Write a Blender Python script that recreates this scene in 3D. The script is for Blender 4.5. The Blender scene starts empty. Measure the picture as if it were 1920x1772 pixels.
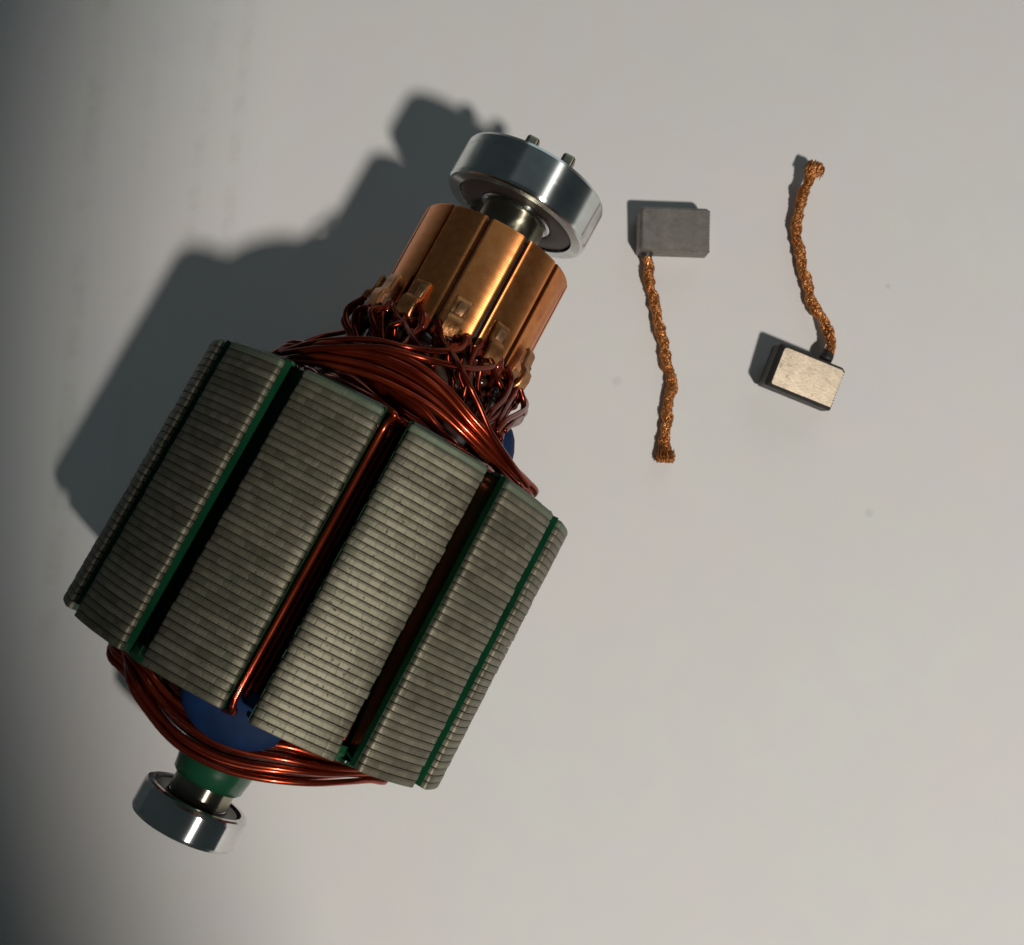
import bpy, bmesh, math, random
import numpy as np
from mathutils import Vector, Matrix, Euler
rnd = random.Random(7)
MM = 0.001
sc = bpy.context.scene
col = sc.collection

# ------------------------------------------------------------------ camera
cd = bpy.data.cameras.new('camera'); cam = bpy.data.objects.new('camera', cd); col.objects.link(cam)
cd.sensor_width = 36; cd.lens = 36 * 2071.456 / 1920
cd.clip_start = 0.005; cd.clip_end = 20
M = Matrix(((0.9991532, -0.0055893, -0.0407625, 0), (0, 0.9907297, -0.1358477, 0), (0.0411439, 0.1357326, 0.9898908, 0), (0, 0, 0, 1)))
cam.matrix_world = Matrix.Translation((0, 0, 185.758 * MM)) @ M
cd.dof.use_dof = True; cd.dof.focus_distance = .155; cd.dof.aperture_fstop = 48
sc.camera = cam

# ------------------------------------------------------------------ light: a dim bluish room, one warm desk lamp and an added fill
w = bpy.data.worlds.new('World'); sc.world = w; w.use_nodes = True
bg = w.node_tree.nodes['Background']
bg.inputs['Color'].default_value = (0.74, 0.94, 1.0, 1)
bg.inputs['Strength'].default_value = 0.034
L = Vector((209.4, -316.2, 618.8)) * MM
AIM = Vector((198.9, -2.2, 0)) * MM
ld = bpy.data.lights.new('desk_lamp', 'SPOT'); lamp = bpy.data.objects.new('desk_lamp', ld); col.objects.link(lamp)
ld.energy = 15.5; ld.color = (1.0, 0.948, 0.878); ld.shadow_soft_size = 25 * MM
ld.spot_size = math.radians(40.8); ld.spot_blend = 0.03
lamp.location = L
lamp.rotation_euler = (AIM - L).to_track_quat('-Z', 'Y').to_euler()
fill_d = bpy.data.lights.new('room_fill', 'AREA'); fill = bpy.data.objects.new('room_fill', fill_d); col.objects.link(fill)
fill_d.shape = 'RECTANGLE'; fill_d.size = 1.1; fill_d.size_y = .9; fill_d.energy = 2.1; fill_d.color = (.80, .96, 1.0)  # added area lamp out of view, stands in for bluish room light
fill.location = (.62, 1.2, .68)
fill.rotation_euler = (Vector((0, 0, 0)) - fill.location).to_track_quat('-Z', 'Y').to_euler()
sc.view_settings.view_transform = 'Standard'
sc.view_settings.look = 'None'
sc.view_settings.exposure = 0
sc.view_settings.gamma = 1

# ------------------------------------------------------------------ materials
class NT:
    def __init__(s, name):
        s.m = bpy.data.materials.new(name); s.m.use_nodes = True; s.t = s.m.node_tree
        s.b = s.t.nodes['Principled BSDF']
    def n(s, typ, **kw):
        nd = s.t.nodes.new(typ)
        for k, v in kw.items():
            if k.startswith('i_'):
                key = k[2:]; key = int(key) if key.isdigit() else key
                nd.inputs[key].default_value = v
            else: setattr(nd, k, v)
        return nd
    def l(s, a, b): s.t.links.new(a, b)
    def math(s, op, a, b=None, c=None):
        nd = s.n('ShaderNodeMath', operation=op)
        for i, x in enumerate((a, b, c)):
            if x is None: continue
            if isinstance(x, (int, float)): nd.inputs[i].default_value = x
            else: s.l(x, nd.inputs[i])
        return nd.outputs[0]
    def mix(s, f, a, b):
        nd = s.n('ShaderNodeMix', data_type='RGBA')
        for i, x in ((0, f), (6, a), (7, b)):
            if isinstance(x, (int, float)): nd.inputs[i].default_value = x
            elif isinstance(x, tuple): nd.inputs[i].default_value = x + (1,) if len(x) == 3 else x
            else: s.l(x, nd.inputs[i])
        return nd.outputs[2]
    def noise(s, vec, scale, detail=3, rough=.5, w=None):
        nd = s.n('ShaderNodeTexNoise', noise_dimensions='4D' if w is not None else '3D')
        nd.inputs['Scale'].default_value = scale; nd.inputs['Detail'].default_value = detail; nd.inputs['Roughness'].default_value = rough
        s.l(vec, nd.inputs['Vector'])
        if w is not None: s.l(w, nd.inputs['W'])
        return nd.outputs['Fac']
    def ramp(s, f, a, b, x=0., y=1.):
        nd = s.n('ShaderNodeMapRange', clamp=True)
        nd.inputs[1].default_value = a; nd.inputs[2].default_value = b; nd.inputs[3].default_value = x; nd.inputs[4].default_value = y
        s.l(f, nd.inputs[0]); return nd.outputs[0]
    def obj(s): return s.n('ShaderNodeTexCoord').outputs['Object']
    def scale(s, v, k):
        nd = s.n('ShaderNodeMapping'); nd.inputs['Scale'].default_value = k; s.l(v, nd.inputs['Vector']); return nd.outputs[0]
    def turned(s, amount):
        vt = s.n('ShaderNodeVectorTransform', vector_type='VECTOR', convert_from='OBJECT', convert_to='WORLD'); vt.inputs[0].default_value = (1, 0, 0)
        s.l(vt.outputs[0], s.b.inputs['Tangent']); s.b.inputs['Anisotropic'].default_value = amount
    def bump(s, h, strength, dist):
        nd = s.n('ShaderNodeBump'); nd.inputs['Strength'].default_value = strength; nd.inputs['Distance'].default_value = dist
        s.l(h, nd.inputs['Height']); s.l(nd.outputs[0], s.b.inputs['Normal']); return nd
    def set(s, **kw):
        for k, v in kw.items():
            i = s.b.inputs[k.replace('_', ' ')]
            if isinstance(v, (int, float)): i.default_value = v
            elif isinstance(v, tuple): i.default_value = v + (1,) if len(v) == 3 else v
            else: s.l(v, i)
        return s

def m_paper():
    t = NT('paper'); o = t.obj()
    sep = t.n('ShaderNodeSeparateXYZ'); t.l(o, sep.inputs[0]); X, Y = sep.outputs[0], sep.outputs[1]
    cloud = t.ramp(t.noise(o, 22, 3), .35, .65)
    c = t.mix(cloud, (.752, .722, .705), (.735, .742, .712))
    mott = t.ramp(t.noise(o, 140, 2), .4, .62)
    c = t.mix(t.math('MULTIPLY', mott, .5), c, (.735, .712, .725))
    # print of the reverse side showing faintly through the sheet, in lines that run up the sheet
    total = None
    for (x1, y1), (x2, y2), hw, k, ya, yb in (((-.0454, .1042), (-.0476, .0744), .0010, .62, .066, .2), ((-.0391, .1104), (-.0415, .0706), .0010, .75, .068, .2),
                                     ((-.0653, .0997), (-.0665, .0607), .0013, .9, .0, .2), ((-.0560, .0997), (-.0572, .0607), .0010, .4, .02, .2)):
        xl = t.math('ADD', x1, t.math('MULTIPLY', t.math('SUBTRACT', Y, y1), (x2 - x1) / (y2 - y1)))
        d = t.math('ABSOLUTE', t.math('SUBTRACT', X, xl))
        a = t.ramp(d, hw * .5, hw * 1.5, 1, 0)
        a = t.math('MULTIPLY', a, t.math('MULTIPLY', t.ramp(Y, ya - .012, ya, 0, 1), t.ramp(Y, yb - .01, yb, 1, 0)))
        a = t.math('MULTIPLY', a, k)
        total = a if total is None else t.math('MAXIMUM', total, a)
    g = t.noise(t.scale(o, (420, 380, 1)), 1, 2)
    words = t.ramp(t.noise(t.scale(o, (40, 190, 1)), 1, 0), .42, .5)
    ink = t.math('MULTIPLY', total, t.math('ADD', t.math('MULTIPLY', t.ramp(g, .42, .62), .6), .4))
    ink = t.math('MULTIPLY', ink, t.math('ADD', t.math('MULTIPLY', words, .8), .2))
    c = t.mix(t.math('MULTIPLY', ink, .21), c, (.42, .42, .33))
    # specks of carbon dust
    v = t.n('ShaderNodeTexVoronoi'); v.inputs['Scale'].default_value = 42; t.l(o, v.inputs['Vector'])
    speck = t.math('MULTIPLY', t.ramp(v.outputs['Distance'], .012, .05, 1, 0), t.ramp(v.outputs['Color'], .62, .7))
    for (px, py, r, k) in ((.0256, .0415, .0011, .5), (.0741, .0592, .0007, .5)):
        dd = t.math('SQRT', t.math('ADD', t.math('POWER', t.math('SUBTRACT', X, px), 2), t.math('POWER', t.math('SUBTRACT', Y, py), 2)))
        dd = t.math('ADD', dd, t.math('MULTIPLY', t.math('SUBTRACT', t.noise(o, 900, 2), .5), .0016))
        speck = t.math('MAXIMUM', speck, t.math('MULTIPLY', t.ramp(dd, r * .2, r, 1, 0), k))
    c = t.mix(t.math('MULTIPLY', speck, .4), c, (.25, .26, .28))
    t.set(Base_Color=c, Roughness=.85, Specular_IOR_Level=.25)
    f = t.noise(o, 2600, 3); f2 = t.noise(o, 55, 2)
    h = t.math('ADD', t.math('MULTIPLY', f, .12), t.math('MULTIPLY', f2, 1.6))
    t.bump(h, .35, .0004); return t.m

def polar(t, v):
    sep = t.n('ShaderNodeSeparateXYZ'); t.l(v, sep.inputs[0])
    ang = t.math('ARCTAN2', sep.outputs[1], sep.outputs[2])
    return ang, sep.outputs[0]

def m_lam(green=False):
    t = NT('coated_lamination' if green else 'lamination_steel'); o = t.obj()
    info = t.n('ShaderNodeObjectInfo').outputs['Random']
    ang, x = polar(t, o)
    k = t.math('ADD', t.math('MULTIPLY', ang, 20.5), t.math('MULTIPLY', info, 37))
    k = t.math('ADD', k, t.math('MULTIPLY', t.noise(o, 300, 1, w=info), 1.6))
    cell = t.math('FLOOR', k); fr = t.math('FRACT', k)
    wn = t.n('ShaderNodeTexWhiteNoise', noise_dimensions='2D')
    cmb = t.n('ShaderNodeCombineXYZ'); t.l(cell, cmb.inputs[0]); t.l(info, cmb.inputs[1]); t.l(cmb.outputs[0], wn.inputs['Vector'])
    joint = t.math('MULTIPLY', t.ramp(t.math('ABSOLUTE', t.math('SUBTRACT', fr, .5)), .40, .5, 0, 1), t.ramp(wn.outputs['Value'], .25, .5))
    # burnished band of each sheet against the torn band above it
    torn = t.ramp(x, .00060, .00070)
    fine = t.noise(o, 2900, 3, w=info); big = t.noise(o, 260, 3, w=info)
    streak = t.noise(t.scale(o, (500, 3800, 3800)), 1, 2, w=info)
    pit = t.ramp(t.noise(o, 2300, 1, w=info), .69, .75)
    b = t.math('ADD', t.math('MULTIPLY', wn.outputs['Value'], .28), t.math('ADD', t.math('MULTIPLY', big, .5), t.math('MULTIPLY', fine, .5)))
    b = t.math('ADD', b, t.math('MULTIPLY', t.math('SUBTRACT', t.math('FRACT', t.math('MULTIPLY', info, 91.7)), .5), .25))
    c = t.mix(t.ramp(b, .2, 1.05), (.070, .064, .042), (.255, .235, .170))
    c = t.mix(t.math('MULTIPLY', torn, .5), c, (.075, .062, .040))
    c = t.mix(t.math('MULTIPLY', pit, .8), c, (.05, .04, .03))
    c = t.mix(t.math('MULTIPLY', t.ramp(t.noise(o, 120, 2, w=info), .55, .75), .3), c, (.13, .17, .10))
    c = t.mix(t.math('MULTIPLY', joint, .2), c, (.09, .08, .05))
    if green: c = t.mix(.55, c, (.085, .14, .09))
    rgh = t.math('ADD', .43, t.math('MULTIPLY', b, .14))
    t.set(Base_Color=c, Roughness=rgh, Metallic=.35 if green else .56, Specular_IOR_Level=.4)
    h = t.math('SUBTRACT', t.math('ADD', t.math('ADD', t.math('MULTIPLY', fine, .35), t.math('MULTIPLY', streak, .45)), t.math('MULTIPLY', wn.outputs['Value'], .35)), t.math('MULTIPLY', joint, .4))
    h = t.math('SUBTRACT', h, pit)
    t.bump(h, .8, .00005); return t.m

def m_simple(name, c, rough, metal=0., var=.25, nscale=300, bump=0., bdist=.00005, coat=0., spec=.5):
    t = NT(name); o = t.obj()
    nz = t.noise(o, nscale, 4)
    cc = t.mix(t.ramp(nz, .3, .7), tuple(x * (1 - var) for x in c), tuple(min(1, x * (1 + var)) for x in c))
    t.set(Base_Color=cc, Roughness=t.math('ADD', rough - .05, t.math('MULTIPLY', nz, .1)), Metallic=metal, Coat_Weight=coat, Coat_Roughness=.08, Specular_IOR_Level=spec)
    if bump: t.bump(t.noise(o, nscale * 3, 3), bump, bdist)
    return t.m

def m_wire(dark=1., coat=.3, name='enamelled_copper'):
    t = NT(name); o = t.obj()
    info = t.n('ShaderNodeObjectInfo').outputs['Random']
    nz = t.noise(o, 180, 3, w=info)
    c = t.mix(t.ramp(nz, .35, .7), (.25, .028, .010), (.46, .070, .020))
    c = t.mix(t.math('MULTIPLY', info, .45), c, (.15, .013, .008))
    if dark < 1: c = t.mix(1 - dark, c, (.05, .006, .004))
    t.set(Base_Color=c, Roughness=t.math('ADD', .14, t.math('MULTIPLY', nz, .16)), Metallic=.85, Coat_Weight=coat, Coat_Roughness=.09)
    t.bump(t.noise(o, 420, 2, w=info), .25, .00008); return t.m

def m_bar():
    t = NT('commutator_copper'); o = t.obj()
    info = t.n('ShaderNodeObjectInfo').outputs['Random']
    ang, x = polar(t, o)
    cv = t.n('ShaderNodeCombineXYZ'); t.l(t.math('MULTIPLY', x, 5200), cv.inputs[0]); t.l(t.math('MULTIPLY', ang, 2.2), cv.inputs[1]); t.l(t.math('MULTIPLY', info, 9), cv.inputs[2])
    rings = t.noise(cv.outputs[0], 1, 2)
    cv2 = t.n('ShaderNodeCombineXYZ'); t.l(t.math('MULTIPLY', x, 900), cv2.inputs[0]); t.l(t.math('MULTIPLY', ang, 9), cv2.inputs[1]); t.l(t.math('MULTIPLY', info, 5), cv2.inputs[2])
    patch = t.noise(cv2.outputs[0], 1, 3)
    big = t.noise(o, 170, 3)
    c = t.mix(t.ramp(t.math('ADD', t.math('MULTIPLY', patch, .6), t.math('MULTIPLY', big, .5)), .35, .75), (.66, .215, .062), (.90, .375, .13))
    dark = t.math('MULTIPLY', t.ramp(x, .0475, .0518, 1, 0), t.ramp(big, .38, .6))
    c = t.mix(t.math('MULTIPLY', dark, .55), c, (.33, .13, .035))
    t.set(Base_Color=c, Roughness=t.math('ADD', .31, t.math('MULTIPLY', patch, .12)), Metallic=.95); t.turned(1)
    wv = t.math('SINE', t.math('MULTIPLY', x, 2 * math.pi / .00036))
    h = t.math('ADD', t.math('MULTIPLY', rings, .8), t.math('MULTIPLY', wv, .4))
    t.bump(h, .5, .00003); return t.m

def m_brushed(name, c, rough, k=2600, strength=.25, metal=1., an=.95):
    t = NT(name); o = t.obj(); ang, x = polar(t, o)
    cv = t.n('ShaderNodeCombineXYZ'); t.l(t.math('MULTIPLY', x, k), cv.inputs[0]); t.l(t.math('MULTIPLY', ang, 1.5), cv.inputs[1])
    rings = t.noise(cv.outputs[0], 1, 3); nz = t.noise(o, 350, 4)
    scr = t.ramp(t.noise(t.scale(o, (900, 220, 220)), 1, 4), .62, .72)
    cc = t.mix(t.ramp(nz, .3, .7), tuple(x_ * .82 for x_ in c), c)
    cc = t.mix(t.math('MULTIPLY', scr, .25), cc, tuple(x_ * .5 for x_ in c))
    t.set(Base_Color=cc, Roughness=t.math('ADD', rough, t.math('MULTIPLY', t.math('ADD', nz, scr), .06)), Metallic=metal)
    t.turned(an); t.bump(rings, strength, .00002); return t.m

def m_carbon(name, c, rough, spots, spec=.5):
    t = NT(name); o = t.obj()
    nz = t.noise(o, 420, 4, .6); fine = t.noise(o, 2600, 2)
    cc = t.mix(t.ramp(t.math('ADD', t.math('MULTIPLY', nz, .7), t.math('MULTIPLY', fine, .3)), .3, .7), tuple(x * .72 for x in c), tuple(x * 1.2 for x in c))
    worn = t.math('MULTIPLY', t.ramp(t.noise(o, 950, 4, .65), .5, .66), t.ramp(t.noise(o, 260, 2), .22, .5))
    cc = t.mix(t.math('MULTIPLY', worn, spots), cc, tuple(x * .35 for x in c))
    t.set(Base_Color=cc, Roughness=t.math('ADD', rough, t.math('MULTIPLY', worn, .2)), Metallic=.55, Specular_IOR_Level=spec)
    t.bump(t.math('ADD', fine, t.math('MULTIPLY', nz, .3)), .4, .00004); return t.m

def m_pigtail():
    t = NT('braided_copper'); o = t.obj()
    nz = t.noise(o, 900, 3); n2 = t.noise(o, 300, 2)
    c = t.mix(t.ramp(t.math('ADD', t.math('MULTIPLY', nz, .5), t.math('MULTIPLY', n2, .5)), .35, .65), (.42, .15, .04), (.76, .36, .13))
    t.set(Base_Color=c, Roughness=.36, Metallic=.9)
    t.bump(t.noise(o, 3500, 2), .5, .00008); return t.m

PAPER = m_paper(); LAM = m_lam(); LAMG = m_lam(True); WIRE = m_wire(); LEADW = m_wire(.5, .0, 'varnished_copper'); BAR = m_bar()
EPOXY = m_simple('green_epoxy', (.005, .048, .020), .26, var=.35, nscale=120, bump=.15, bdist=.00015, coat=.4)
CORE = m_simple('core_steel', (.05, .045, .035), .6, .5)
BLUE = m_simple('blue_putty', (.003, .018, .066), .7, var=.3, nscale=260, bump=.5, bdist=.0001, spec=.2)
RESIN = m_simple('dark_resin', (.035, .016, .011), .22, var=.4, nscale=220, bump=.3, bdist=.00025, coat=.5)
VARN = m_simple('red_varnish', (.16, .022, .008), .14, .25, var=.4, nscale=500, bump=.4, bdist=.0002, coat=.6)
HOOK = m_simple('tinned_copper', (.40, .175, .066), .36, .9, var=.3, nscale=700, bump=.45, bdist=.00012)
WELD = m_simple('weld_spot', (.28, .15, .075), .45, .8, var=.35, nscale=900, bump=.5, bdist=.00012)
STEEL = m_brushed('bearing_steel', (.76, .80, .785), .19, 2400, .2, an=1.)
POLISH = m_brushed('polished_steel', (.74, .74, .73), .13, 900, .05, an=.85)
SHAFT = m_brushed('shaft_steel', (.40, .37, .28), .27, 3000, .3)
SEAL = m_simple('brown_seal', (.042, .028, .025), .48, var=.2, nscale=400, bump=.2, bdist=.00006)
SHADED_CAGE = m_simple('shaded_cage', (.016, .011, .009), .38, .1, var=.4, nscale=500, bump=.4)  # shadow inside the small bearing is put into this dark base colour
BRUSH1 = m_carbon('carbon_matt', (.235, .215, .195), .5, .3)
BRUSH2 = m_carbon('carbon_glare', (.88, .72, .54), .36, .8, .6)  # lamp glare on the graphite face, painted into the base colour
BLACKC = m_carbon('carbon_black', (.045, .042, .04), .5, .2)
PIG = m_pigtail()

# ------------------------------------------------------------------ mesh helpers
def link(name, verts, faces, mat, parent=None, smooth=True, loc=None):
    me = bpy.data.meshes.new(name)
    me.from_pydata([(v[0] * MM, v[1] * MM, v[2] * MM) for v in verts], [], faces)
    me.materials.append(mat)
    if smooth: me.polygons.foreach_set('use_smooth', [True] * len(me.polygons))
    me.update()
    o = bpy.data.objects.new(name, me); col.objects.link(o)
    if parent: o.parent = parent
    if loc: o.location = [c * MM for c in loc]
    return o
def fixn(o):
    bm = bmesh.new(); bm.from_mesh(o.data); bmesh.ops.recalc_face_normals(bm, faces=bm.faces); bm.to_mesh(o.data); bm.free(); return o
def sharp(o, deg=35):
    o.data.set_sharp_from_angle(angle=math.radians(deg)); return o
def cyl(s, th, r):
    a = math.radians(th); return (s, -r * math.sin(a), r * math.cos(a))
def lathe(prof, n=96):
    """prof: closed list of (s, r); axis = local x"""
    v = []; f = []; m = len(prof)
    for i in range(n):
        a = 2 * math.pi * i / n
        for s, r in prof: v.append((s, -r * math.sin(a), r * math.cos(a)))
    for i in range(n):
        j = (i + 1) % n
        for k in range(m):
            k2 = (k + 1) % m
            f.append((i * m + k, i * m + k2, j * m + k2, j * m + k))
    return v, f
def catmull(P, n):
    P = [Vector(p) for p in P]
    P = [2 * P[0] - P[1]] + P + [2 * P[-1] - P[-2]]
    out = []; segs = len(P) - 3
    for i in range(n):
        t = i / (n - 1) * segs; k = min(int(t), segs - 1); u = t - k
        a, b, c, d = P[k:k + 4]
        out.append(.5 * ((2 * b) + (c - a) * u + (2 * a - 5 * b + 4 * c - d) * u * u + (3 * b - a - 3 * c + d) * u ** 3))
    return out
def tube(pts, rad, k=8, closed=False, caps=True):
    v = []; f = []; n = len(pts)
    tans = []
    for i in range(n):
        a = pts[(i - 1) % n] if closed else pts[max(i - 1, 0)]; b = pts[(i + 1) % n] if closed else pts[min(i + 1, n - 1)]
        tans.append((b - a).normalized())
    ref = Vector((0, 0, 1)) if abs(tans[0].z) < .9 else Vector((1, 0, 0))
    u = tans[0].cross(ref).normalized()
    for i in range(n):
        u = (u - tans[i] * u.dot(tans[i])).normalized(); w_ = tans[i].cross(u)
        r = rad[i] if hasattr(rad, '__len__') else rad
        for j in range(k):
            a = 2 * math.pi * j / k
            v.append(pts[i] + (u * math.cos(a) + w_ * math.sin(a)) * r)
    for i in range(n if closed else n - 1):
        i2 = (i + 1) % n
        for j in range(k):
            j2 = (j + 1) % k
            f.append((i * k + j, i * k + j2, i2 * k + j2, i2 * k + j))
    if caps and not closed:
        f.append(tuple(range(k - 1, -1, -1))); f.append(tuple(range((n - 1) * k, n * k)))
    return v, f
class Acc:
    def __init__(s): s.v = []; s.f = []
    def add(s, vf):
        o = len(s.v); s.v += list(vf[0]); s.f += [tuple(i + o for i in q) for q in vf[1]]; return s

# ------------------------------------------------------------------ setting
def build_paper():
    bm = bmesh.new()
    bmesh.ops.create_cube(bm, size=1, matrix=Matrix.Translation((0, 0, -.06 * MM)) @ Matrix.Diagonal((.62, .62, .12 * MM, 1)))
    me = bpy.data.meshes.new('paper'); bm.to_mesh(me); bm.free(); me.materials.append(PAPER)
    o = bpy.data.objects.new('paper', me); col.objects.link(o); o['kind'] = 'structure'; o['label'] = 'off-white sheet of paper with faint print showing through'
build_paper()

# ================================================================== ARMATURE
R = 28.5
arm = bpy.data.objects.new('motor_armature', None); col.objects.link(arm)
arm.empty_display_size = .01
arm.location = (-24.391 * MM, -.269 * MM, .02 * MM); arm.rotation_euler = (0, 0, 1.09128)
arm['label'] = 'motor armature with laminated steel core, copper windings, copper commutator and two steel bearings'
arm['category'] = 'motor armature'
AX = (0, 0, R)
S1, S2 = -9.80, 29.39
TH0 = -38.9; TW = 11.45
SLOT0 = TH0 + 15            # slot between tooth A and B

def star(ro, tip=1.9, neck=2.9, rb=15.5, w=TW, rc=.45):
    """outline of the 12-tooth sheet as (y,z) in order of angle"""
    pts = []
    for i in range(12):
        c = TH0 + 30 * i
        one = []
        nb = math.degrees(math.asin(neck / rb)); nt = math.degrees(math.asin(neck / (ro - tip - 1.2)))
        ca = math.degrees(rc / ro)
        half = [(rb, nb), (ro - tip - 1.2, nt), (ro - tip, w), (ro - rc, w), (ro - rc * .3, w - ca * .3), (ro, w - ca)]
        for r, a in half: one.append((r, c - a))
        for k in range(1, 8): one.append((ro, c - (w - ca) + 2 * (w - ca) * k / 8))
        for r, a in reversed(half): one.append((r, c + a))
        pts += one
    return [(-r * math.sin(math.radians(a)), r * math.cos(math.radians(a))) for r, a in pts]
def offset(pts, d):
    n = len(pts); out = []
    for i in range(n):
        a = Vector(pts[i - 1]); b = Vector(pts[i]); c = Vector(pts[(i + 1) % n])
        t1 = (b - a).normalized(); t2 = (c - b).normalized()
        n1 = Vector((t1.y, -t1.x)); n2 = Vector((t2.y, -t2.x))
        nn = (n1 + n2)
        nn = nn / max(.35, nn.dot(n1)) if nn.length > 1e-6 else n1
        out.append(tuple(b - nn * d * SGN))
    return out
# orientation sign: inward offset must shrink the area
SGN = 1.
def area(p): return abs(sum(p[i][0] * p[(i + 1) % len(p)][1] - p[(i + 1) % len(p)][0] * p[i][1] for i in range(len(p)))) / 2
_t = star(R)
if area(offset(_t, .1)) > area(_t): SGN = -1.
def base_sharp(e, n): return (e.vertices[0] % n) % 19 in (1, 2, 16, 17)
def sheet(loops, ro, name, mat, caps=True, **kw):
    base = star(ro, **kw); n = len(base); v = []; f = []
    for x, d in loops:
        for (y, z) in offset(base, d): v.append((x, y, z))
    for k in range(len(loops) - 1):
        for i in range(n):
            j = (i + 1) % n
            f.append((k * n + i, k * n + j, (k + 1) * n + j, (k + 1) * n + i))
    if caps:
        f.append(tuple(range(n - 1, -1, -1))); f.append(tuple(range((len(loops) - 1) * n, len(loops) * n)))
    me = bpy.data.meshes.new(name); me.from_pydata([(a * MM, b * MM, c * MM) for a, b, c in v], [], f); me.materials.append(mat)
    bm = bmesh.new(); bm.from_mesh(me); bmesh.ops.recalc_face_normals(bm, faces=bm.faces); bm.to_mesh(me); bm.free()
    me.polygons.foreach_set('use_smooth', [True] * len(me.polygons))
    sh_ = me.attributes.new('sharp_edge', 'BOOLEAN', 'EDGE')
    sh_.data.foreach_set('value', [(e.vertices[0] // n) == (e.vertices[1] // n) or base_sharp(e, n) for e in me.edges])
    return me

core = link('laminated_core', *lathe([(S1 + .3, 5.), (S1 + .3, 15.2), (S2 - .3, 15.2), (S2 - .3, 5.)], 72), CORE, arm, loc=AX)
sharp(fixn(core))
NL = 39; P = (S2 - S1) / NL
prof = [(0, .40), (.045, .06), (.085, .012), (.13, 0), (.66, .0), (.68, .014), (.92, .03), (.955, .08), (.97, .40)]
lam_mesh = [sheet([(x * P, d) for x, d in prof], R - .0, 'lamination', LAM), sheet([(x * P, d + .03) for x, d in prof], R, 'lamination', LAM),
            sheet([(x * P, max(0, d - .015)) for x, d in prof], R, 'lamination', LAM)]
for i in range(NL - 1):
    o = bpy.data.objects.new('lamination', rnd.choice(lam_mesh)); col.objects.link(o); o.parent = core
    o.location = ((S1 + i * P) * MM, 0, 0)
    o.rotation_euler = (math.radians(rnd.gauss(0, .10)), 0, 0)
    k = 1 - abs(rnd.gauss(0, .0012)); o.scale = (1, k, k)
# green coated end sheet at the commutator end, and the green end plates
o = bpy.data.objects.new('coated_lamination', sheet([(0, .3), (.05, .12), (.2, .0), (.75, .0), (.98, .12), (1.14, .4)], R - .05, 'coated_lamination', LAMG)); col.objects.link(o)
o.parent = core; o.location = ((S2 - P) * MM, 0, 0)
for name, x, ro, dirn in (('end_plate', S2 + .15, 26.4, 1), ('end_plate', S1 + .05, 25.2, -1)):
    o = bpy.data.objects.new(name, sheet([(0, 0), (dirn * .25, 0), (dirn * .45, .12), (dirn * .55, .4)], ro, name, EPOXY, tip=1.6, neck=3.1)); col.objects.link(o)
    o.parent = core; o.location = (x * MM, 0, 0)

# green slot liners: a folded sheet that follows the slot wall, one per slot
def liner():
    w = 15 - TW
    prof_ = [(27.75, w), (26.7, w), (25.5, 15 - 6.65), (15.7, 15 - 10.7)]
    outer = [(r, -a) for r, a in prof_] + [(r, a) for r, a in reversed(prof_)]
    pts = [Vector((-r * math.sin(math.radians(a)), r * math.cos(math.radians(a)))) for r, a in outer]
    n = len(pts); v = []; f = []
    def inset(d):
        out = []
        for i in range(n):
            a = pts[max(i - 1, 0)]; b = pts[i]; c = pts[min(i + 1, n - 1)]
            t_ = (c - a).normalized(); nn = Vector((-t_.y, t_.x))
            out.append(b + nn * d)
        return out
    A = [inset(.05)[i] for i in range(n)]; tt = [.13, .18, .5, .5, .5, .5, .18, .13]; B = [inset(tt[i])[i] for i in range(n)]
    cen = Vector((0, 21.))
    if (A[3] - cen).length < (B[3] - cen).length: A = inset(-.05); B = [inset(-tt[i])[i] for i in range(n)]
    xs = [S1 + .12, S1 + .3, S2 - .2, S2 + .3]
    loop = A + B[::-1]; m = len(loop)
    for x in xs:
        for p in loop: v.append((x, p.x, p.y))
    for k in range(len(xs) - 1):
        for i in range(m):
            j = (i + 1) % m; f.append((k * m + i, k * m + j, (k + 1) * m + j, (k + 1) * m + i))
    for k in (0, len(xs) - 1):
        for i in range(n - 1):
            f.append((k * m + i, k * m + i + 1, k * m + m - 2 - i, k * m + m - 1 - i))
    return v, f
lv, lf = liner()
lin0 = None
for i in range(12):
    if lin0 is None:
        o = sharp(fixn(link('slot_liner', lv, lf, EPOXY, core))); lin0 = o
    else:
        o = lin0.copy(); col.objects.link(o); o.parent = core
    o.rotation_euler = (math.radians(SLOT0 + 30 * i), 0, 0)
# slot ends: little green webs between neighbouring teeth at the drive end
for i in range(12):
    a0 = SLOT0 + 30 * i; v = []; f = []
    for x in (S1 - .45, S1 + 1.5):
        for r in (24.2 if i == 0 else 22.5, 26.2 if i == 0 else 24.8):
            for k in range(5): v.append(cyl(x, a0 + (k - 2) * 2.2, r - .25 * abs(k - 2)))
    n = 5
    def q(a, b, c, d): f.append((a, b, c, d))
    for k in range(4):
        q(k, k + 1, 5 + k + 1, 5 + k); q(10 + k, 15 + k, 15 + k + 1, 10 + k + 1)
        q(5 + k, 5 + k + 1, 15 + k + 1, 15 + k); q(k, 10 + k, 10 + k + 1, k + 1)
    q(0, 5, 15, 10); q(4, 14, 19, 9)
    if i != 1: sharp(fixn(link('slot_wedge', v, f, EPOXY, core)))

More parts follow.
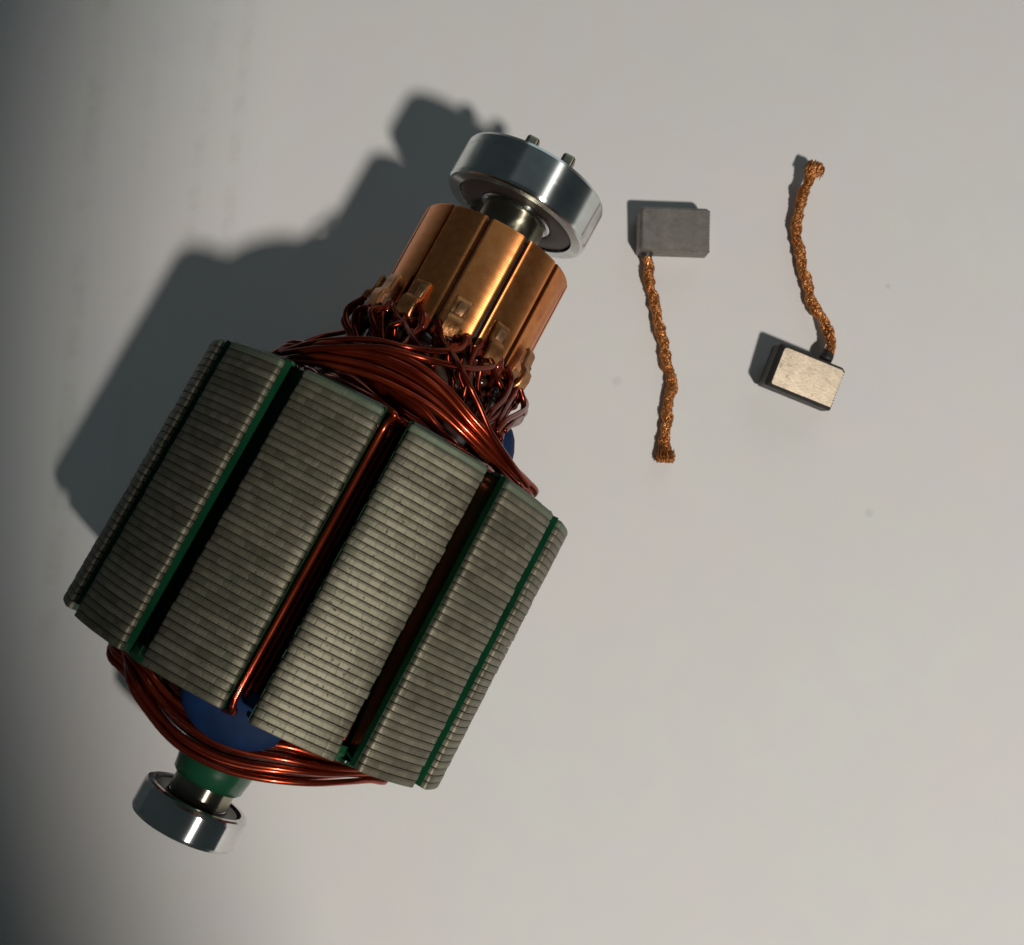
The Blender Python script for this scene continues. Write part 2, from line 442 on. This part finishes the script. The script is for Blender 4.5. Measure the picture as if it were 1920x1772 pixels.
# ------------------------------------------------------------------ shaft, insulation, bearings
sh = link('shaft', *lathe([(-30.7, 0.01), (-30.7, 3.0), (-30.4, 3.3), (-26.2, 3.3), (-26.1, 4.3), (-22.4, 4.35), (-22.3, 3.9), (-9, 3.9), (-8.9, 5.), (62, 5.), (62.1, 4.95), (67.4, 4.95), (67.5, 4.0), (75.3, 4.0), (75.6, 3.7), (75.6, .01)], 72), SHAFT, arm, loc=AX)
sharp(fixn(sh), 30)
for sgn in (-1, 1):
    bm = bmesh.new(); bmesh.ops.create_cube(bm, size=1)
    for v in bm.verts:
        v.co.x = 77.5 + v.co.x * 5.0; v.co.y = sgn * 3.0 + v.co.y * 2.1; v.co.z = v.co.z * 2.6
    bmesh.ops.bevel(bm, geom=bm.edges[:], offset=.5, segments=3, affect='EDGES', profile=.5)
    for v in bm.verts: v.co *= MM
    me = bpy.data.meshes.new('drive_prong'); bm.to_mesh(me); bm.free(); me.materials.append(SHAFT)
    me.polygons.foreach_set('use_smooth', [True] * len(me.polygons))
    o = bpy.data.objects.new('drive_prong', me); col.objects.link(o); o.parent = sh
neck = link('shaft_insulation', *lathe([(-23.7, 4.0), (-23.7, 4.75), (-23.4, 5.05), (-21.5, 5.35), (-19.5, 5.6), (-17, 6.6), (-14, 8.2), (S1, 9.5), (S1, 4.0)], 72), EPOXY, arm, loc=AX); sharp(fixn(neck), 50)
neck2 = link('shaft_insulation', *lathe([(S2, 5.0), (S2, 10.5), (36, 11.6), (43.2, 11.4), (43.2, 5.0)], 64), RESIN, arm, loc=AX); sharp(fixn(neck2), 50)

def bearing(sa, sb, r, r_in, r_seal, mat, label, sealmat, ch=.55):
    b = link('ball_bearing', *lathe([(sa, r_seal), (sa, r - ch), (sa + ch * .25, r - ch * .35), (sa + ch, r), (sb - ch, r), (sb - ch * .25, r - ch * .35), (sb, r - ch), (sb, r_seal)], 128), mat, arm, loc=AX)
    sharp(fixn(b), 20); b['label'] = label
    ri = r_in + .30 * (r_seal - r_in)
    link_o = link('bearing_seal', *lathe([(sa + .45, ri + .12), (sa + .30, ri + .5), (sa + .28, r_seal - .55), (sa + .42, r_seal - .18), (sa + .75, r_seal - .1), (sb - .75, r_seal - .1), (sb - .28, r_seal - .55), (sb - .3, ri + .5), (sb - .45, ri + .12)], 96), sealmat, b)
    sharp(fixn(link_o), 30)
    o = link('inner_ring', *lathe([(sa + .1, r_in), (sa + .1, ri - .25), (sa + .3, ri), (sb - .3, ri), (sb - .1, ri - .25), (sb - .1, r_in)], 96), mat, b)
    sharp(fixn(o), 30)
    return b
bearing(67.75, 74.6, 11.37, 4.02, 9.35, STEEL, 'large steel ball bearing with a brown seal at the commutator end', SEAL)
bearing(-30.6, -26.0, 7.62, 3.32, 6.45, POLISH, 'small polished steel ball bearing at the drive end', SHADED_CAGE, .6)

# ------------------------------------------------------------------ commutator
com = link('commutator', *lathe([(43.0, 5.), (43.0, 10.3), (44.5, 10.9), (61.3, 10.9), (61.9, 10.3), (61.9, 5.)], 96), RESIN, arm, loc=AX); sharp(fixn(com))
BA0 = 8.3
def bar_mesh():
    hw = 15 - 1.75; v = []; f = []
    sec = [(45.2, 10.4), (45.2, 11.55), (45.45, 11.8), (61.75, 11.8), (62.1, 11.55), (62.1, 10.4)]
    cols_ = [-hw, -hw + .35] + [-hw + .35 + (2 * hw - .7) * k / 12 for k in range(1, 12)] + [hw - .35, hw]; n = len(cols_)
    for k in range(n):
        a = cols_[k]
        for s, r in sec:
            rr = r - (.025 if k in (0, n - 1) and r > 11 else 0)
            v.append(cyl(s, a, rr))
    m = len(sec)
    for k in range(n - 1):
        for i in range(m):
            j = (i + 1) % m; f.append((k * m + i, k * m + j, (k + 1) * m + j, (k + 1) * m + i))
    f.append(tuple(range(m))); f.append(tuple(range((n - 1) * m + m - 1, (n - 1) * m - 1, -1)))
    return v, f
def strip(path, width, th):
    """bent metal tab: path of (s, r) in the plane of the axis"""
    v = []; f = []; n = len(path); N = []
    for i in range(n):
        a = Vector(path[max(i - 1, 0)]); b = Vector(path[min(i + 1, n - 1)]); t_ = (b - a).normalized(); N.append(Vector((-t_.y, t_.x)))
    e = .14
    ring = [(-1, -1, e), (-1, -1, 0), (1, -1, 0), (1, -1, e), (1, 1, e), (1, 1, 0), (-1, 1, 0), (-1, 1, e)]
    for i in range(n):
        p = Vector(path[i])
        for sy, sn, kk in ring:
            y = sy * (width / 2 - (0 if kk else e)); d = sn * (th / 2 - (kk if kk else 0))
            q_ = p + N[i] * d; v.append((q_.x, y, q_.y))
    for i in range(n - 1):
        for j in range(8):
            j2 = (j + 1) % 8; f.append((i * 8 + j, i * 8 + j2, (i + 1) * 8 + j2, (i + 1) * 8 + j))
    f.append(tuple(range(7, -1, -1))); f.append(tuple(range((n - 1) * 8, n * 8)))
    return v, f
bv, bf = bar_mesh()
hv, hf = strip([(46.6, 11.4), (45.2, 11.2), (44.3, 11.4), (43.75, 12.0), (43.9, 12.75), (44.6, 13.2), (45.8, 13.35), (46.7, 13.2), (47.05, 12.75), (47.5, 12.45), (48.6, 12.35), (49.4, 12.3), (49.75, 12.0)], 2.45, .7)
bar0 = hook0 = weld0 = None
for i in range(12):
    a = math.radians(BA0 + 30.0 * i)
    if bar0 is None:
        bar0 = sharp(fixn(link('commutator_bar', bv, bf, BAR, com)), 40); o = bar0
        hook0 = sharp(fixn(link('bar_hook', hv, hf, HOOK, com)), 40); h = hook0
        bm = bmesh.new(); bmesh.ops.create_cube(bm, size=1)
        for v in bm.verts: v.co = Vector((48.35 + v.co.x * 2.0, .1 + v.co.y * 1.35 - v.co.x * .25, 12.62 + v.co.z * .34 - v.co.x * .06))
        bmesh.ops.bevel(bm, geom=bm.edges[:], offset=.15, segments=2, affect='EDGES', profile=.5)
        for v in bm.verts: v.co *= MM
        me = bpy.data.meshes.new('weld_spot'); bm.to_mesh(me); bm.free(); me.materials.append(WELD)
        me.polygons.foreach_set('use_smooth', [True] * len(me.polygons))
        weld0 = bpy.data.objects.new('weld_spot', me); col.objects.link(weld0); weld0.parent = com; wd = weld0
    else:
        o = bar0.copy(); h = hook0.copy(); wd = weld0.copy()
        for c in (o, h, wd): col.objects.link(c); c.parent = com
    o.rotation_euler = (a, 0, 0)
    j = math.radians(rnd.gauss(-1.2, .8))
    h.rotation_euler = (a + j, rnd.gauss(0, .012), rnd.gauss(0, .01)); wd.rotation_euler = (a + j, 0, 0)
    h.location = (rnd.gauss(0, .25) * MM, 0, 0); wd.location = h.location

# ------------------------------------------------------------------ windings
WR = .41
def lerp(a, b, t): return a + (b - a) * t
def interp(tab, x):
    if x <= tab[0][0]: return tab[0][1:]
    for (p, q) in zip(tab, tab[1:]):
        if x <= q[0]:
            t = (x - p[0]) / (q[0] - p[0]); t = t * t * (3 - 2 * t) * .5 + t * .5
            return tuple(lerp(a, b, t) for a, b in zip(p[1:], q[1:]))
    return tab[-1][1:]
def end_turn(j, i, n, side, tA, tB):
    """points over one end from angle tA to tB for wire i of coil j ago; side +1 commutator end, -1 drive end"""
    g = random.Random(j * 100 + i + (7 if side < 0 else 0)); f = (i + .5) / n
    base = S2 if side > 0 else S1
    out = []
    npt = 13
    ph = g.uniform(0, 6.28); cross = g.uniform(-.13, .13)
    layer = (i % 3)
    for k in range(1, npt):
        t = k / npt; th = lerp(tA, tB, t)
        bell = math.sin(math.pi * t) ** .75
        ff = min(1., max(0., f + cross * math.cos(math.pi * t) + .03 * math.sin(5 * t + ph)))
        if j == 0:
            if side > 0:
                lo = interp([(-54, .5), (-35, 1.4), (-19, 2.7), (-3, 3.6), (12, 3.8), (23, 3.2), (36, 2.1), (56, 1.4), (97, .9)], th)[0]
                hi = interp([(-54, 1.0), (-47, 2.2), (-31, 4.7), (-15, 7.2), (-3, 8.5), (6, 8.2), (17, 7.2), (31, 5.0), (49, 3.0), (79, 2.1), (97, 1.0)], th)[0]
                rr = interp([(-54, 24.), (-40, 23.2), (-10, 22), (10, 21.6), (40, 22.6), (75, 22.6), (97, 24)], th)[0]
            else:
                lo = interp([(-54, .4), (-32, 1.3), (-14, 3.2), (8, 3.7), (22, 2.2), (31, 1.2), (57, .5), (97, .3)], th)[0]
                hi = interp([(-54, 1.4), (-47, 2.2), (-31, 3.6), (-23, 5.1), (-14, 6.9), (-3, 7.6), (8, 7.8), (20, 7.1), (31, 5.7), (45, 3.8), (57, 2.1), (97, 1)], th)[0]
                rr = interp([(-54, 24.), (-40, 23), (-10, 21.6), (10, 21.0), (40, 22.4), (75, 22.6), (97, 24)], th)[0]
            s = lerp(lo, hi, ff); r = rr - layer * .75 - (.5 if side > 0 else 1.2) * (1 - ff) + .15 * math.sin(7 * t + ph)
        else:
            B = max(2.2, 6.6 - 1.0 * j) if side > 0 else max(2.0, 5.0 - .9 * j); rm = max(11.5, 18.6 - 1.5 * j)
            s = .9 + bell * (B - 1.8 + 2.4 * ff); r = 24.4 - bell * (24.4 - rm) - layer * .7 + .15 * math.sin(6 * t + ph)
        out.append(Vector(cyl(base + side * s, th, r)))
    return out
SLOT_R = {}
def slot_pos(j, i, n, slot, side_end):
    """(dtheta, r) of wire i in a slot"""
    row, c = divmod(i, 3)
    d = (c - 1) * 2.0 + (.4 if row % 2 else -.4)
    r = 22.2 - row * .95
    if slot == 'BC': d = (-2.25, -.35, 1.5)[c] - row * .2; r = (25.7, 22.6, 21.6)[c] - row * .95
    elif slot == 'CD': d = -2 + c * 2.0; r = 21.2 - row * .95
    elif slot == 'low': r = 19.4 - row * .95
    return d, r
winding = []
for j in range(12):
    tA = -53.9 - 30 * j; tB = 96.1 - 30 * j
    n = 10 if j == 0 else (9 if j < 4 else 6)
    sa = 'x'; sb = {2: 'CD', 3: 'BC', 4: 'low'}.get(j, 'x')
    for i in range(n):
        dA, rA = slot_pos(j, i, n, 'low' if j >= 6 else 'x', 0); dB, rB = slot_pos(j, i, n, sb, 1)
        g = random.Random(i + 31 * j)
        pts = []
        for x in (S1 + 1.5, 2., 10., 18., S2 - 1.5): pts.append(Vector(cyl(x, tA + dA + g.uniform(-.15, .15), rA + g.uniform(-.08, .08))))
        pts.append(Vector(cyl(S2 + .4, tA + dA * .8, rA + .4)))
        pts += end_turn(j, i, n, 1, tA, tB)[1:-1]
        pts.append(Vector(cyl(S2 + .4, tB + dB * .8, rB + .1)))
        for x in (S2 - 1.5, 18., 10., 2., S1 + 1.5):
            rr = rB - (1.0 * min(1, max(0, (x - 6) / 8)) if sb == 'BC' else 0); dd = dB
            if sb == 'CD' and x < 5: rr += .7 * (5 - x) / 13 * 2; dd += (5 - x) / 13 * 2.5
            pts.append(Vector(cyl(x, tB + dd + g.uniform(-.15, .15), rr + g.uniform(-.08, .08))))
        pts.append(Vector(cyl(S1 - .4, tB + dB * .8, rB - (.2 if sb != 'BC' else 1.4))))
        pts += end_turn(j, i, n, -1, tA, tB)[::-1][1:-1]
        pts.append(Vector(cyl(S1 - .4, tA + dA * .8, rA + .4)))
        m = 150 if j < 4 else 90
        q_ = catmull(pts + [pts[0]], m)[:-1]
        v, f = tube(q_, WR, 8, closed=True)
        o = fixn(link('winding_wire', v, f, WIRE, arm, loc=AX)); winding.append(o)

# leads that run from the hooks into the windings
def lead(pts, r=WR, name='lead_wire', mat=None):
    q_ = catmull([cyl(*p) for p in pts], 12 * len(pts))
    v, f = tube(q_, r, 8)
    return fixn(link(name, v, f, mat or LEADW, arm, loc=AX))
lead([(45.3, 9.2, 12.6), (44.2, 12.5, 13.4), (44.9, 15.5, 14.3), (43.3, 15.6, 16.0), (42.0, 12.6, 17.5), (39.9, 4.8, 20.2), (38.4, -3.1, 22.0), (37, -15.4, 22.6), (34.2, -31.7, 22.6), (31.3, -46, 22.6)])
lead([(31.2, -43, 23.0), (33.0, -30, 23.4), (34.5, -21.0, 23.4), (36.7, -8.1, 23.6), (37.9, 3.3, 23.0), (38.9, 10.3, 21.6), (40.6, 20.7, 19.0), (43.1, 33, 16.0), (44.3, 36, 13.6), (44.4, 38.3, 12.7)])
lead([(45.6, -2.7, 12.6), (44.3, 1.5, 13.4), (42.8, 5.9, 15.2), (41.4, 11.2, 18.2), (39.4, 15.5, 22.4), (37.9, 19.7, 23.4), (36.3, 26.1, 23.2), (34.2, 34.3, 23.2), (32.6, 45.1, 23.4), (31.4, 60, 23.4)])
lead([(44.8, -33.5, 12.8), (43.5, -25, 13.6), (42.5, -15.0, 15.0), (40.2, -2.8, 18.5), (38.2, 8, 20)])
lead([(46.4, -18.4, 12.7), (44.8, -11.2, 13.8), (43.1, -7.9, 14.8), (41.5, -7.6, 16.2), (38.9, -6.3, 19.0), (36.6, -9, 20)])
lead([(46.0, 27.5, 12.6), (45.2, 26.2, 13.4), (44.2, 23.7, 14.2), (42.3, 22.2, 16.0), (40.0, 21.4, 19.0), (37.5, 24, 20.5)])
lead([(45.3, 52.3, 12.8), (44.3, 53.5, 13.9), (43.0, 53.2, 14.6), (40.3, 45.0, 17.0), (37.0, 36, 19.8), (34, 33, 21)])
lead([(44.6, 68, 12.8), (43.6, 66.5, 13.6), (41.5, 58, 14.9), (39.2, 48.0, 17.2), (36.2, 41, 20.2), (33, 44, 22)])
lead([(45.2, 98, 12.6), (43.6, 90, 14.4), (41.8, 74, 15.4), (39.6, 57.0, 17.2), (37.3, 44, 19.8), (35, 39, 21.5)])
lead([(46.0, 104, 12.6), (44.0, 102, 14.2), (42.4, 90, 14.9), (40.4, 72.0, 15.6), (38.2, 54, 18.0), (36.0, 44, 20.5)])
lead([(44.2, 71, 13.6), (42.6, 76, 14.8), (40.2, 74, 15.6), (38.5, 60, 17), (36.5, 46, 19.4), (34.5, 42, 21.5)])
lead([(43.8, 40, 13.2), (42.5, 45, 14.2), (41.4, 51, 14.8), (39.8, 50, 16), (37, 40, 19.2), (35, 34, 21)])
lead([(44.0, -21, 13.4), (42.8, -18, 14.6), (41.2, -22, 15.0), (39, -24, 13.2), (37.0, -26, 12.4)])
lead([(44.2, -50, 13.2), (42.6, -57, 14.2), (40.8, -58, 13.6), (39, -52, 12.4), (37.4, -44, 11.8)])
lead([(45.0, -75, 13.4), (43.5, -84, 14.2), (41.6, -82, 14.4), (40.0, -74, 12.8), (38.6, -66, 12.0)])
lead([(45.4, -66, 13.5), (43.0, -68, 14.8), (41.2, -66, 14.4), (39.6, -60, 12.8), (38, -54, 12.0)])
lead([(44.4, -40, 13.0), (43.0, -42, 14.4), (41.6, -36, 14.6), (40.0, -30, 13.4), (38.4, -26, 12.6)])
for i in range(5, 9):
    a = BA0 + 30 * i
    lead([(44.6, a, 12.8), (43.3, a + 3, 13.8), (41, a + 12, 14.6), (38, a + 24, 16.5), (34, a + 30, 19)])
    lead([(44.4, a - 2, 12.8), (43.2, a - 6, 13.8), (41, a - 14, 14.8), (38, a - 24, 16.5), (34, a - 32, 19)])
for k in range(24):
    g = random.Random(900 + k); a = -95 + 215 * (k + g.uniform(0, .8)) / 24; d = g.uniform(6, 17)
    r2 = g.uniform(12.2, 13.0)
    lead([(g.uniform(43.8, 45.2), a, 11.9), (43.3 + g.uniform(-.3, .3), a + d * .15, g.uniform(12.8, 13.7)), (g.uniform(40.6, 42.2), a + d * .5, r2), (g.uniform(38, 39.6), a + d, r2 - g.uniform(0, .4)), (g.uniform(36.5, 37.5), a + d * 1.3, 11.9)], r=.38)
# varnish beads where the leads are held under the hooks
def bead(s, th, r, sx, sy, sz, name='varnish_bead', mat=None, seed=0, amp=.18):
    bm = bmesh.new(); bmesh.ops.create_icosphere(bm, subdivisions=3, radius=1)
    g = random.Random(seed); ks = [(g.uniform(1, 3), g.uniform(1, 3), g.uniform(1, 3), g.uniform(0, 6)) for _ in range(3)]
    for v in bm.verts:
        p = v.co.copy(); d = sum(math.sin(a * p.x + b * p.y + c * p.z + e) for a, b, c, e in ks) / 3
        v.co = Vector((p.x * sx, p.y * sy, p.z * sz)) * (1 + amp * d) * MM
    me = bpy.data.meshes.new(name); bm.to_mesh(me); bm.free(); me.materials.append(mat or VARN)
    me.polygons.foreach_set('use_smooth', [True] * len(me.polygons))
    o = bpy.data.objects.new(name, me); col.objects.link(o); o.parent = arm
    c = cyl(s, th, r); o.location = (c[0] * MM, c[1] * MM, (c[2] + R) * MM); o.rotation_euler = (math.radians(th), 0, 0)
    return o
for i in range(-3, 9):
    a = BA0 + 30 * i
    bead(44.6, a + 9.5, 12.1, 1.5, .9, .8, seed=i + 50)
    bead(43.6, a + 1, 12.0, 1.0, 1.5, 1.2, seed=i + 90)
    bead(44.2, a - 8, 11.9, 1.3, 1.2, .8, seed=i + 130)
    bead(42.6, a - 12, 11.4, 1.3, 1.6, 1.1, seed=i + 170, mat=RESIN)
    bead(41.4, a + 8, 11.0, 1.2, 1.5, 1.4, seed=i + 210, mat=RESIN)

# blue balancing putty pressed into the end turns
def putty(s, th, r, sx, sy, sz, seed, twist=0):
    o = bead(s, th, r, sx, sy, sz, 'balancing_putty', BLUE, seed, .09); return o
putty(-10.6, 3.4, 21.4, 3.7, 6.8, 2.3, 3)
putty(32.6, 93, 12.7, 7.4, 4.6, 4.2, 4)

# ================================================================== CARBON BRUSHES
def brush(name, label, xy, rot, tilt, mats, wire_pts, att, seed, flip, fray):
    g = random.Random(seed)
    t = bpy.data.objects.new(name, None); col.objects.link(t); t['label'] = label; t['category'] = 'carbon brush'; t['group'] = 'carbon brushes with braided copper leads'
    t.empty_display_size = .005
    t.location = (xy[0] * MM, xy[1] * MM, 0)
    # block: plan outline with serrated contact face at +x (flip: -x)
    lx, ly, hz = 12.0, 7.55, 4.9
    out = []; ns = 13
    for k in range(ns * 2 + 1):
        y = -ly / 2 + ly * k / (ns * 2) * .94
        out.append((lx / 2 + (.0 if k % 2 else .17), y))
    out += [(lx / 2 - .35, ly / 2 - .05), (lx / 2 - .6, ly / 2)]
    out += [(-lx / 2 + .55, ly / 2), (-lx / 2 + .12, ly / 2 - .2), (-lx / 2, ly / 2 - .6), (-lx / 2, -ly / 2 + .3), (-lx / 2 + .2, -ly / 2)]
    def ins(p, dl, dr, db, dt):
        x, y = p
        x0_, x1_ = -lx / 2, lx / 2 + .17
        return (x0_ + dl + (x - x0_) / (x1_ - x0_) * (x1_ - x0_ - dl - dr), -ly / 2 + db + (y + ly / 2) / ly * (ly - db - dt))
    c_ = .55
    lay = [(0, (.3, .1, .3, .3)), (.35, (0, 0, 0, 0)), (hz - .45, (0, 0, 0, 0)), (hz - .12, (c_ * .55, .03, .06, c_ * .5)), (hz, (c_, .10, .16, c_ * .8))]
    if flip: lay = [(0, (.3, .1, .3, .3)), (.35, (0, 0, 0, 0)), (hz - .6, (0, 0, 0, 0)), (hz - .2, (.55, .05, .3, .3)), (hz, (.95, .18, .5, .5))]
    v = []; f = []; n = len(out)
    for z, d in lay:
        for p in out:
            q_ = ins(p, *d); v.append((q_[0], q_[1], z))
    for k in range(len(lay) - 1):
        for i in range(n):
            j = (i + 1) % n; f.append((k * n + i, k * n + j, (k + 1) * n + j, (k + 1) * n + i))
    f.append(tuple(range(n - 1, -1, -1))); top_face = len(f); f.append(tuple(range((len(lay) - 1) * n, len(lay) * n)))
    b = link('carbon_block', v, f, mats[1], t, smooth=False)
    b.data.materials.append(mats[0])
    b.data.polygons[top_face].material_index = 1
    fixn(b)
    E_ = Euler((math.radians(tilt[0]), math.radians(tilt[1]), math.radians(rot)))
    b.rotation_euler = E_
    Mx = E_.to_matrix()
    zmin = min((Mx @ v_.co).z for v_ in b.data.vertices)
    b.location = (0, 0, -zmin + .00001)
    # braided lead
    P3 = [Vector((x - xy[0], y - xy[1], z)) for x, y, z in wire_pts]
    NS = 260; cl = catmull(P3, NS)
    T = [(cl[min(i + 1, NS - 1)] - cl[max(i - 1, 0)]).normalized() for i in range(NS)]
    ln = [0.]
    for i in range(1, NS): ln.append(ln[-1] + (cl[i] - cl[i - 1]).length)
    u = T[0].cross(Vector((0, 0, 1))).normalized(); U = []; W_ = []
    for i in range(NS):
        u = (u - T[i] * u.dot(T[i])).normalized(); U.append(u.copy()); W_.append(T[i].cross(u))
    acc = Acc()
    wob = [.12 * math.sin(l * .9 + seed) + .08 * math.sin(l * 2.3 + 2 * seed) for l in ln]
    swell = [1 + .10 * math.sin(l * 1.25 + seed) + .07 * math.sin(l * 2.9) for l in ln]
    def strand(ph, pitch, rad, rr, rmod, k=6, wig=0., step=1):
        pts = []
        for i in range(0, NS, step):
            a = ph + 2 * math.pi * ln[i] / pitch
            R_ = rad * swell[i] * (1 + rmod * math.sin(a * 2 + ph)) + wig * math.sin(ln[i] * 5 + ph * 9)
            c0 = cl[i] + U[i] * wob[i]
            p = c0 + U[i] * (R_ * math.cos(a)) + W_[i] * (R_ * math.sin(a)); p.z = max(p.z, rr + .02)
            pts.append(p)
        acc.add(tube(pts, rr, k))
    for k in range(4): strand(2 * math.pi * k / 4, 4.6, .39, .37, .12)
    for k in range(4): strand(2 * math.pi * k / 4 + .6, -4.6, .47, .26, .24)
    for k in range(46): strand(g.uniform(0, 6.28), g.choice((1, -1)) * g.uniform(4.0, 6.0), g.uniform(.68, .84), g.uniform(.055, .085), .12, 4, g.uniform(0, .09))
    pg = link('braided_lead', acc.v, acc.f, PIG, t)
    # frayed end
    fa = Acc(); end = cl[-1]; d0 = T[-1]
    for k in range(230):
        a = g.uniform(0, 6.28); sp = g.uniform(0, 1) ** .7
        side = U[-1] * math.cos(a) + W_[-1] * math.sin(a)
        p0 = end - d0 * g.uniform(.3, 2.6) + side * .8 * sp
        p1 = end + d0 * g.uniform(.1, .9) * fray + side * (.5 + .95 * sp * fray)
        p2 = end + d0 * g.uniform(-1.1, .35) * fray + side * (.35 + .95 * sp * g.uniform(.4, 1.2)) * fray + Vector((g.uniform(-.5, .5), g.uniform(-.5, .5), g.uniform(-.4, .4)))
        pts = catmull([p0, p1, p2], 9)
        for p in pts: p.z = max(p.z, .09)
        fa.add(tube(pts, g.uniform(.06, .10), 4))
    o = link('frayed_end', fa.v, fa.f, PIG, pg); o['kind'] = 'stuff'
    # packed hole where the lead enters the block
    A3 = [Vector((x - xy[0], y - xy[1], z)) for x, y, z in att]
    q_ = catmull([A3[0], (A3[0] + A3[1]) / 2, A3[1]], 7)
    o = link('lead_socket', *tube(q_, [1.1, 1.15, 1.17, 1.15, 1.1, .98, .7], 16), BLACKC, t)
    return t

brush('carbon_brush', 'grey matt carbon brush nearest the large bearing, with its braided copper lead hanging down', (35.35, 67.55), -1.2, (5, 0), (BRUSH1, BRUSH1),
      [(30.95, 63.5, 2.1), (31.1, 62.4, 2.0), (31.4, 59.7, 1.6), (32.4, 54.4, 1.3), (33.2, 50.2, 1.5), (34.3, 44.5, 1.3), (35.0, 40.8, 1.3), (34.2, 36.1, 1.35), (33.7, 31.5, 1.3), (33.7, 28.2, 1.25)],
      [(30.9, 65.2, 2.3), (30.95, 62.75, 2.1)], 3, False, 1.2)
brush('carbon_brush', 'carbon brush with speckled face painted bright as lamp glare and black edges, its braided lead rising above it', (56.75, 42.15), -20.5, (8.5, 5), (BRUSH2, BLACKC),
      [(61.6, 45.6, 3.0), (62.3, 47.0, 2.8), (62.6, 49.1, 2.4), (61.4, 52.4, 1.8), (59.7, 56.2, 1.5), (58.5, 62.0, 1.4), (57.6, 67.8, 1.5), (58.1, 72.7, 2.2), (59.6, 77.0, 3.2), (60.6, 79.0, 3.6)],
      [(61.3, 44.8, 3.0), (62.0, 46.5, 2.9)], 8, True, 1.15)
